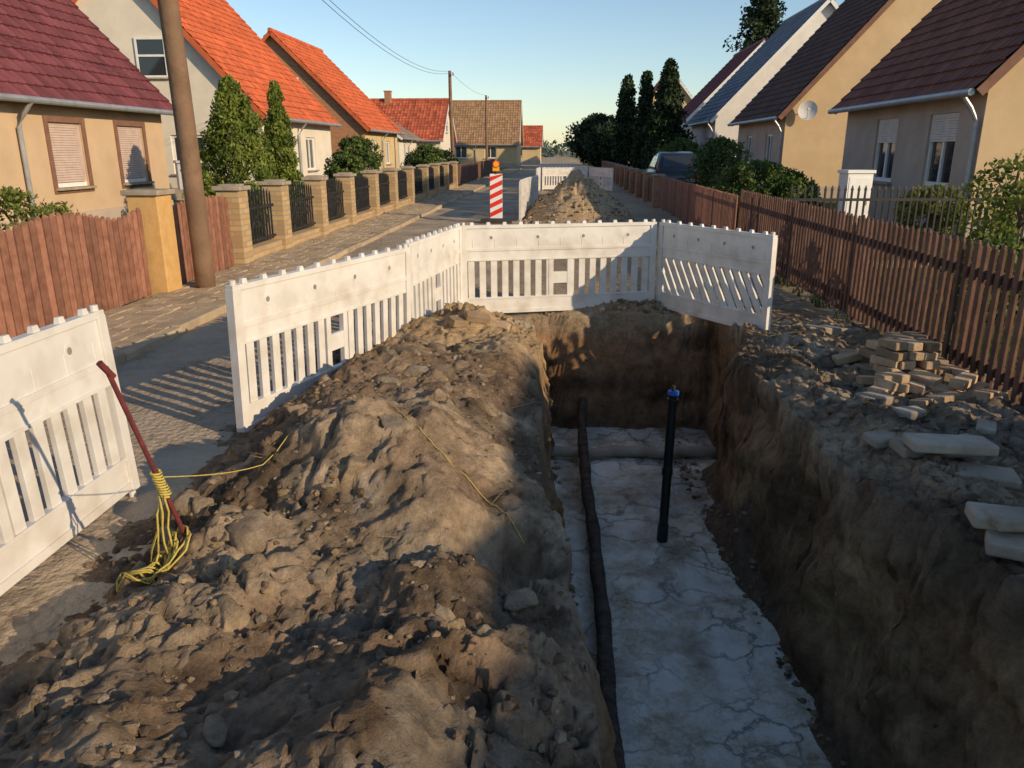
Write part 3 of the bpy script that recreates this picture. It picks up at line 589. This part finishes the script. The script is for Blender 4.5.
def house(name,s,y0,ln,side,depth,eave,ridge,wall,roof,fw=[],gw=[],kind='norm',trim=None,gtop=[],chim=None,shut='shutter',rot=0,gwall=None,verge='white_frame',plinth='pl_grey',brickband=False,base=0,gt2=[]):
    e=empty(name,ST(s,y0,base),SANG+rot); o=side; hd=depth/2
    wl=MB(); th=.14
    wallp(wl,(0,0,0),(0,1,0),(-o,0,0),ln,eave,fw); wallp(wl,(o*depth,0,0),(0,1,0),(o,0,0),ln,eave,[])
    wallp(wl,(0,ln,0),(o,0,0),(0,1,0),depth,eave,[])
    gl=MB(); wallp(gl,(0,0,0),(o,0,0),(0,-1,0),depth,eave,gw)
    gl.face([(0,0,eave),(o*depth,0,eave),(o*hd,0,ridge)]); wl.face([(0,ln,eave),(o*depth,ln,eave),(o*hd,ln,ridge)])
    wl.obj('walls',M[wall],parent=e); gl.obj('gable_wall',M[gwall or wall],parent=e)
    W={k:MB() for k in('frame','glass','shutter','sill','trim')}
    windows(W,(0,0,0),(0,1,0),(-o,0,0),fw,th,kind,trim); windows(W,(0,0,0),(o,0,0),(0,-1,0),gw,th,kind,trim)
    for yy,sg,lst in ((0,-1,gtop),(ln,1,gt2)):
        for (x,z,w,h) in lst:
            W['glass'].box((o*(x+w/2),yy+sg*.015,z+h/2),(w,.02,h)); 
            for sx in (-1,1): W['frame'].box((o*(x+w/2)+sx*w/2,yy+sg*.03,z+h/2),(.07,.05,h+.07))
            for sz in (-1,0.1,1): W['frame'].box((o*(x+w/2),yy+sg*.028,z+h/2+sz*h/2),(w-.07,.045,.07))
            W['sill'].box((o*(x+w/2),yy+sg*.05,z-.06),(w+.16,.1,.05))
    mm={'frame':'white_frame','glass':'glass','shutter':shut,'sill':'concrete','trim':trim or 'brown_trim'}
    for k,v in W.items():
        if v.f: v.obj({'frame':'window_frames','glass':'window_glass','shutter':'roller_shutters','sill':'window_sills','trim':'window_surrounds'}[k],M[mm[k]],parent=e)
    pl=MB(); pl.box((o*depth/2,ln/2,.2),(depth+.06,ln+.06,.44)); pl.obj('plinth',M[plinth],parent=e)
    ov=.35; gov=.25; a=math.atan2(ridge-eave,hd); sdv=(math.cos(a),math.sin(a)); Ls=(hd+ov)/math.cos(a)
    rf=MB()
    for t,xo in ((1,-o*ov),(-1,o*(depth+ov))):
        d=o*t; sd=Vector((d*sdv[0],0,sdv[1])); n=Vector((-d*sdv[1],0,sdv[0])); P0=Vector((xo,-gov,eave-ov*math.tan(a)+.07))
        slope(rf,P0,(0,1,0),sd,n,ln+2*gov,Ls)
        c=P0+sd*Ls/2+Vector((0,(ln+2*gov)/2,0))-n*.06; Rm=Matrix((sd,Vector((0,1,0)),n)).transposed()
        rf.box(c,(Ls-.01,ln+2*gov-.02,.1),Rm)
    rf.tube([(o*hd,-gov-.02+i*(ln+2*gov+.04)/30,ridge+.1) for i in range(31)],[.11+.012*(i%2) for i in range(31)],10)
    rf.obj('roof',M[roof],parent=e)
    vg=MB()
    for yy in (-gov-.03,ln+gov+.03):
        for t,xo in ((1,-o*ov),(-1,o*(depth+ov))):
            d=o*t; sd=Vector((d*sdv[0],0,sdv[1])); n=Vector((-d*sdv[1],0,sdv[0])); Rm=Matrix((sd,Vector((0,1,0)),n)).transposed()
            vg.box(Vector((xo,yy,eave-ov*math.tan(a)+.07))+sd*Ls/2-n*.07,(Ls,.04,.17),Rm)
    vg.obj('verge_boards',M[verge],parent=e)
    gt=MB(); ze=eave-ov*math.tan(a)+.04; xg=-o*(ov+.06)
    gt.tube([(xg,-gov+.02,ze),(xg,ln+gov,ze)],.065,10)
    yd=.1 if side>0 else ln*.46
    gt.tube([(xg,yd,ze-.03),(xg*.55,yd,ze-.25),(-o*.08,yd,ze-.5),(-o*.08,yd,.2)],.045,8)
    gt.obj('gutter',M['zinc'],parent=e)
    if brickband:
        bb=MB()
        for i in range(int(ln/.14)): bb.box((-o*.03,.07+i*.14,eave-.2),(.06,.09,.1))
        bb.box((-o*.02,ln/2,eave-.3),(.05,ln-.01,.08)); bb.obj('dentil_band',M['yellow_brick'],parent=e)
    if chim:
        cx,cy,ch=chim; cb=MB(); cb.box((o*cx,cy,ridge+ch/2-.6),(.5,.5,ch+1.2)); cb.box((o*cx,cy,ridge+ch+.03),(.6,.6,.08)); cb.obj('chimney',M['red_brick'],parent=e)
    return e
house('gabled_house',-10.4,10.6,10.6,-1,8.6,2.95,7.6,'pl_beige','t_maroon',fw=[(1,.95,1.25,1.35),(5.85,.95,1.15,1.3),(8.4,.95,1.15,1.3)],kind='shut',trim='brown_trim',shut='shutter_pink',verge='brown_trim')
house('gabled_house',-10.4,28.0,8.6,-1,9,3.1,8.0,'pl_white','t_orange',fw=[(1.5,.9,1.2,1.3),(5,.9,1.2,1.3)],gw=[(2,.9,1.2,1.3),(5.6,.9,1.2,1.3)],gtop=[(3.0,4.1,1.0,1.2),(5.2,4.1,1.0,1.2)],kind='norm',verge='t_orange')
house('gabled_house',-10.4,43,8.5,-1,9.2,3.0,7.5,'pl_ochre','t_orange',fw=[(1.5,.9,1.2,1.3),(5,.9,1.2,1.3)],gw=[(2,.9,1.2,1.3),(5.6,.9,1.2,1.3)],gtop=[(3.4,4.1,1.0,1.2)],gwall='red_brick',verge='t_orange')
house('gabled_house',-10.8,54,6.5,-1,8,2.6,5.0,'pl_white','t_grey',fw=[(1.5,.9,1.2,1.3)],gw=[(2,.9,1.2,1.3)])
R90=-math.pi/2
house('gabled_house',-19.5,63,10.2,-1,7.5,2.6,5.5,'pl_white','t_red',fw=[(3.5,.9,1.2,1.2),(6.5,.9,1.2,1.2)],chim=(3.6,5.5,.7),rot=R90,gt2=[(3,3.1,1,1)])
house('gabled_house',-12.2,82,7.8,-1,8,2.5,6.5,'pl_ochre','t_old',fw=[(1.5,.9,1.2,1.2),(4.5,.9,1.2,1.2)],rot=R90,gt2=[(3.4,3.3,1,1)])
house('gabled_house',-7.6,104,5.0,-1,6,2.3,4.6,'pl_ochre','t_red',fw=[(1.5,.9,1.2,1.0)],rot=R90)
house('gabled_house',7.85,15.1,7.2,1,8.6,3.05,7.7,'pl_grey','t_maroon2',fw=[(.95,.97,1.25,1.45),(3.8,.97,1.25,1.45)],kind='half',gwall='pl_sand',brickband=True,trim=None,verge='brown_trim')  # greyer front and sandier gable put shade and sun into the plaster
house('gabled_house',8.1,29.3,7.6,1,9,3.15,8.2,'pl_grey','t_brown',fw=[(1.6,1,1.0,1.3),(4.8,1,1.0,1.3)],gtop=[(4.2,4.3,.9,1.1)],gwall='pl_sand',verge='brown_trim')  # shaded front in grey, sunlit gable in sand: light set by wall colour
house('gabled_house',7.9,41.5,7.6,1,10,3.4,8.7,'pl_clean','t_solar',fw=[(1.6,1,1.0,1.3),(4.8,1,1.0,1.3)],gtop=[(4.2,4.3,.9,1.1)])
house('gabled_house',7.9,53,8,1,9.5,3.3,8.2,'pl_clean','t_maroon',fw=[(1.6,1,1.0,1.3)],gtop=[(4.2,4.3,.9,1.1)])
house('gabled_house',5.6,72,8,1,8,3.4,8.2,'pl_ochre','t_red',fw=[(1.6,1,1.0,1.3)])
house('gabled_house',7.5,86,8,1,8,3.0,7.0,'pl_white','t_orange')
# unseen house added off-view on the right, sized and placed to shade the foreground
house('gabled_house',8.2,-12.6,9.8,1,8,2.6,5.3,'pl_sand','t_maroon2',fw=[(1.6,.9,1.0,1.1),(5.8,.9,1.0,1.1)],gw=[(3,.9,1.1,1.1)])
mb=MB(); n=20; rings=[(0,.07),(.12,.06),(.24,.03),(.33,0)]
for i in range(len(rings)-1):
    for k in range(n):
        a0=2*math.pi*k/n;a1=2*math.pi*(k+1)/n; r0,h0=rings[i]; r1,h1=rings[i+1]
        mb.face([(r0*math.cos(a0),h0,r0*math.sin(a0)),(r1*math.cos(a0),h1,r1*math.sin(a0)),(r1*math.cos(a1),h1,r1*math.sin(a1)),(r0*math.cos(a1),h0,r0*math.sin(a1))])
mb.tube([(0,.06,-.3),(0,-.25,-.12),(0,-.3,0)],.012,6); mb.box((0,-.3,.02),(.06,.1,.06)); mb.tube([(0,.07,0),(0,.35,0),(0,.35,-.3)],.02,6)
mb.obj('satellite_dish',M['white_frame'],loc=ST(8.75,28.95,3.05),rz=-.3,smooth=True)
mb=MB(); mb.box((0,0,.12),(.42,.28,.24),mi=1); mb.box((0,0,.72),(.5,.34,.97)); mb.box((0,0,1.23),(.56,.4,.06)); mb.box((0,-.172,.7),(.44,.012,.86)); mb.box((.16,-.185,.66),(.03,.02,.1),mi=1); mb.obj('electrical_cabinet',[M['white_frame'],M['concrete']],loc=ST(5.65,15.2,.08),rz=.1,bevel=.01)
mb=MB(); mb.box((0,0,.55),(.08,.08,1.1),mi=1); mb.box((0,0,1.25),(.4,.28,.45)); mb.box((0,0,1.5),(.44,.34,.05)); mb.box((0,-.15,1.36),(.3,.02,.04),mi=1); mb.obj('letter_box',[M['zinc'],M['iron']],loc=ST(-6.6,14.2),rz=.5,bevel=.01)
# ------------------------------------------------------------ car
e=empty('parked_car',ST(4.3,28.5,0),SANG); e.scale=(1.05,1.05,1.12)
mb=MB()
secs=[(0,.78,.35,.72),(.12,.86,.25,.86),(.6,.89,.22,.92),(2.2,.9,.2,.93),(3.2,.89,.2,.9),(4.0,.85,.22,.78),(4.25,.72,.32,.6)]
def loft(mb,secs,f,tv=.5,mi=0):
    rings=[f(*s_) for s_ in secs]; n=len(rings[0]); b=len(mb.v)
    for r in rings: mb.v.extend(r)
    for i in range(len(rings)-1):
        for k in range(n): mb.f.append((b+i*n+k,b+i*n+(k+1)%n,b+(i+1)*n+(k+1)%n,b+(i+1)*n+k)); mb.tv.append(tv); mb.mi.append(mi)
    mb.f.append(tuple(b+k for k in range(n))[::-1]); mb.tv.append(tv); mb.mi.append(mi); q=b+(len(rings)-1)*n; mb.f.append(tuple(q+k for k in range(n))); mb.tv.append(tv); mb.mi.append(mi)
loft(mb,secs,lambda y,w,z0,z1:[(-w*.9,y,z0),(w*.9,y,z0),(w,y,z0+.2),(w*1.0,y,z1-.2),(w*.93,y,z1-.03),(w*.7,y,z1),(-w*.7,y,z1),(-w*.93,y,z1-.03),(-w,y,z1-.2),(-w,y,z0+.2)])
loft(mb,[(.15,.7,.84,.95),(.65,.64,.88,1.4),(1.4,.64,.9,1.47),(2.1,.62,.9,1.42),(3.0,.68,.86,.93)],lambda y,w,z0,z1:[(-.8,y,z0),(.8,y,z0),(w,y,z1-.06),(w*.85,y,z1),(-w*.85,y,z1),(-w,y,z1-.06)])
mb.obj('body',M['car_paint'],parent=e,smooth=True)
mb=MB(); mb.face([(-.58,.2,1.0),(.58,.2,1.0),(.5,.57,1.34),(-.5,.57,1.34)])
for sx in (-1,1): mb.face([(sx*.785,.75,.98),(sx*.785,2.55,.98),(sx*.665,2.05,1.34),(sx*.665,.85,1.36)])
mb.obj('windows',M['glass'],parent=e)
mb=MB()
for sx in (-1,1):
    for yy in (.8,3.4): mb.tube([(sx*.72,yy,.31),(sx*.92,yy,.31)],.31,20)
mb.obj('wheels',M['rubber'],parent=e)
mb=MB()
for sx in (-1,1): mb.box((sx*.68,.03,.72),(.24,.12,.16))
mb.obj('tail_lamps',M['red_paint'],parent=e)
# ------------------------------------------------------------ vegetation
def leafmesh(C0,size,cl,name,mat,parent,up=.3,asp=.5):
    n=len(C0); d=rng.normal(size=(n,3)); d[:,2]+=up; d/=np.linalg.norm(d,axis=1)[:,None]
    a=np.cross(d,rng.normal(size=(n,3))); a/=np.linalg.norm(a,axis=1)[:,None]
    s=size*rng.uniform(.6,1.3,n)[:,None]; V=np.stack([C0-d*s,C0+a*s*asp,C0+d*s,C0-a*s*asp],1).reshape(-1,3)
    F=np.arange(4*n).reshape(-1,4); return npmesh(name,V,F,mat,tv=np.clip(cl+rng.uniform(-.2,.2,n),0,1),smooth=False,parent=parent)
def plant(name,loc,Rf,Ht,z0,nclump,per,cr,ls,mat,trunk=.05,up=.3,jr=(.55,1.0),asp=.5):
    loc=Vector(loc); e=empty(name,loc); C=[];cl=[];tips=[]
    for i in range(nclump):
        t=rng.random()**.9; th=rng.uniform(0,6.283); r=Rf(t)*rng.uniform(*jr)*(1+.18*math.sin(3*th+t*9)); z=z0+(Ht-z0)*t
        c=np.array([r*math.cos(th),r*math.sin(th),z]); k=cr*rng.uniform(.6,1.3)*(.6+.4*min(1,Rf(t)/max(Rf(.3),.01)))
        p=rng.normal(size=(per,3)); p/=np.linalg.norm(p,axis=1)[:,None]; p*=k*rng.uniform(.5,1,(per,1))
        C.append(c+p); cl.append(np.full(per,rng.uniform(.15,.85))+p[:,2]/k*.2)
        if i%6==0: tips.append(c)
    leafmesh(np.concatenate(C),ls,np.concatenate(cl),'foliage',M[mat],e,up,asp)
    mb=MB(); mb.tube([(0,0,-.1),(0,0,z0+(Ht-z0)*.4),(0.02,0,Ht*.93)],[trunk*1.2,trunk*.8,trunk*.2],8)
    for c in tips: mb.tube([(0,0,max(.05,c[2]*.8)),tuple(c*[.6,.6,.95]),tuple(c)],[trunk*.35,trunk*.2,trunk*.08],5)
    mb.obj('trunk_and_limbs',M['bark'],parent=e); return e
cone=lambda R,p=.8:(lambda t:R*(1-t)**p*min(1,.55+t*3)+.03)
ball=lambda R:(lambda t:R*math.sqrt(max(0,1-(2*t-1)**2))+.02)
plant('thuja_tree',ST(-7.1,17.6),cone(1.2),3.1,.1,440,50,.2,.045,'leaf_thuja',up=1.2)
plant('thuja_tree',ST(-7.5,21.5),cone(.6),3.35,.1,230,50,.15,.05,'leaf_thuja',up=1.2)
plant('thuja_tree',ST(-8.6,24.5),cone(.6),2.9,.1,150,50,.16,.06,'leaf_mid',up=1.2)
plant('shrub',ST(-7,27.5),ball(.9),2.05,.2,150,45,.2,.06,'leaf_mid')
plant('shrub',ST(-6.4,24),ball(.6),1.5,.2,90,45,.18,.06,'leaf_mid')
plant('round_shrub',ST(-6.2,37),ball(.85),1.85,.2,150,40,.2,.07,'leaf_mid')
plant('shrub',ST(-6.4,44),ball(.9),1.6,.1,100,40,.22,.08,'leaf_dark')
plant('shrub',ST(-5.55,8.0),ball(.55),1.28,.1,110,42,.13,.03,'leaf_bright',up=.8)
plant('shrub',ST(-5.5,6.9),ball(.4),1.1,.1,60,40,.12,.03,'leaf_bright',up=.8)
plant('cypress_tree',ST(4.1,50.5),cone(.75,.5),6.0,.1,180,45,.35,.12,'leaf_dark',trunk=.12,up=1.2)
plant('cypress_tree',ST(4.9,47.5),cone(.6,.5),5.9,.1,180,45,.3,.12,'leaf_dark',trunk=.12,up=1.2)
plant('spruce_tree',ST(5.8,44.2),cone(1.6,.9),6.2,.1,330,45,.4,.12,'leaf_dark',trunk=.14)
plant('deciduous_tree',ST(2.9,63),ball(2.0),4.1,.8,200,50,.55,.15,'leaf_dark',trunk=.15)
plant('deciduous_tree',ST(3.6,58),ball(1.7),3.4,.6,160,50,.5,.14,'leaf_dark',trunk=.15)
plant('pine_tree',ST(15.2,64),cone(2.9,.6),13.6,4.5,190,55,.75,.17,'leaf_dark',trunk=.22,jr=(.2,1.0))
plant('shrub',ST(4.6,23.0),ball(.8),1.95,.1,180,45,.2,.05,'leaf_mid')
plant('shrub',ST(5.4,36),ball(1.1),2.1,.1,150,45,.25,.06,'leaf_mid')
plant('round_shrub',ST(4.35,17.6),ball(.9),1.4,.1,260,45,.17,.04,'leaf_mid')
plant('shrub',ST(5.0,17.2),ball(.6),1.2,.1,120,45,.17,.045,'leaf_mid')
plant('shrub',ST(7.1,15.0),ball(.6),1.0,.1,100,45,.16,.045,'leaf_bright')
plant('shrub',ST(5.15,9.0),ball(.45),1.6,.25,65,24,.16,.042,'leaf_bright',up=.4)
plant('shrub',ST(4.75,8.1),ball(.4),1.35,.2,50,24,.15,.042,'leaf_bright',up=.4)
plant('shrub',ST(4.2,7.6),ball(.4),.9,.05,50,28,.14,.04,'leaf_mid')
C0=[];cl=[]
for i in range(520):
    x=rng.uniform(-260,300); y=rng.uniform(180,420); r=rng.uniform(3,7); hh=rng.uniform(.3,.9)*(2.2+ y*.006)
    p=rng.normal(size=(26,3)); p/=np.linalg.norm(p,axis=1)[:,None]; p*=np.array([r,r,hh]); C0.append(np.array([x,y,hh*.6])+p); cl.append(np.full(26,rng.uniform(.1,.9)))
leafmesh(np.concatenate(C0),.9,np.concatenate(cl),'distant_trees',M['leaf_far_haze'],None)
def tufts(n,s0,s1,y0,y1,h,flat=.35,zf=None):
    s=rng.uniform(s0,s1,n); y=rng.uniform(y0,y1,n); x=s+K*y; z=np.zeros(n) if zf is None else zf(x,y); k=6
    P=np.repeat(np.stack([x,y,z],-1),k,0)+rng.normal(0,.02,(n*k,3))*[1,1,0]; hh=h*rng.uniform(.4,1.2,(n*k,1)); ln=rng.normal(0,flat,(n*k,2))*hh
    w=rng.normal(0,.006,(n*k,3))*[1,1,0]; T=P+np.concatenate([ln,hh],1); return np.stack([P-w,P+w,T+w*.1,T-w*.1],1).reshape(-1,3)
V=np.concatenate([tufts(900,3.1,4.6,3,26,.22),tufts(700,-6.5,-4.95,4,30,.2),tufts(140,2.85,3.05,2,14,.12),tufts(160,-4.78,-4.6,4,20,.1)])
npmesh('grass',V,np.arange(len(V)).reshape(-1,4),M['grass'],tv=rng.random(len(V)//4),smooth=False)
V=np.concatenate([tufts(70,1.75,2.3,5.6,7.0,.03,4.0,H),tufts(35,1.8,2.6,3,5.5,.02,4.0,H),tufts(25,-1.4,-.2,2,6,.02,4,H)])
npmesh('straw',V,np.arange(len(V)).reshape(-1,4),M['straw'],tv=rng.random(len(V)//4),smooth=False)
# ------------------------------------------------------------ light
EL=math.radians(20); az=(.82,-.57)
w=bpy.data.worlds.new('World'); scene.world=w; w.use_nodes=True; nt=w.node_tree; bg=nt.nodes['Background']
sk=nt.nodes.new('ShaderNodeTexSky'); sk.sky_type='NISHITA'; sk.sun_disc=False; sk.sun_elevation=EL; sk.sun_rotation=math.atan2(az[0],az[1]); sk.air_density=1.0; sk.dust_density=.3; sk.ozone_density=2.0
nt.links.new(sk.outputs[0],bg.inputs['Color']); bg.inputs['Strength'].default_value=.15
sd=bpy.data.lights.new('sun','SUN'); sd.energy=4.6; sd.angle=math.radians(.5); sd.color=(1,.77,.5); so=bpy.data.objects.new('sun',sd); scene.collection.objects.link(so)
nn=math.hypot(*az); so.rotation_euler=Vector((-az[0]/nn*math.cos(EL),-az[1]/nn*math.cos(EL),-math.sin(EL))).to_track_quat('-Z','Y').to_euler(); so.location=(20,-15,12)
cd=bpy.data.cameras.new('camera'); cd.lens=27.07; cd.sensor_width=36; cd.clip_start=.05; cd.clip_end=4000; co=bpy.data.objects.new('camera',cd); scene.collection.objects.link(co); co.location=(0,0,1.7); co.rotation_euler=(math.radians(90-16.9),0,0); scene.camera=co
scene.view_settings.view_transform='Standard'; scene.view_settings.look='None'; scene.view_settings.exposure=0
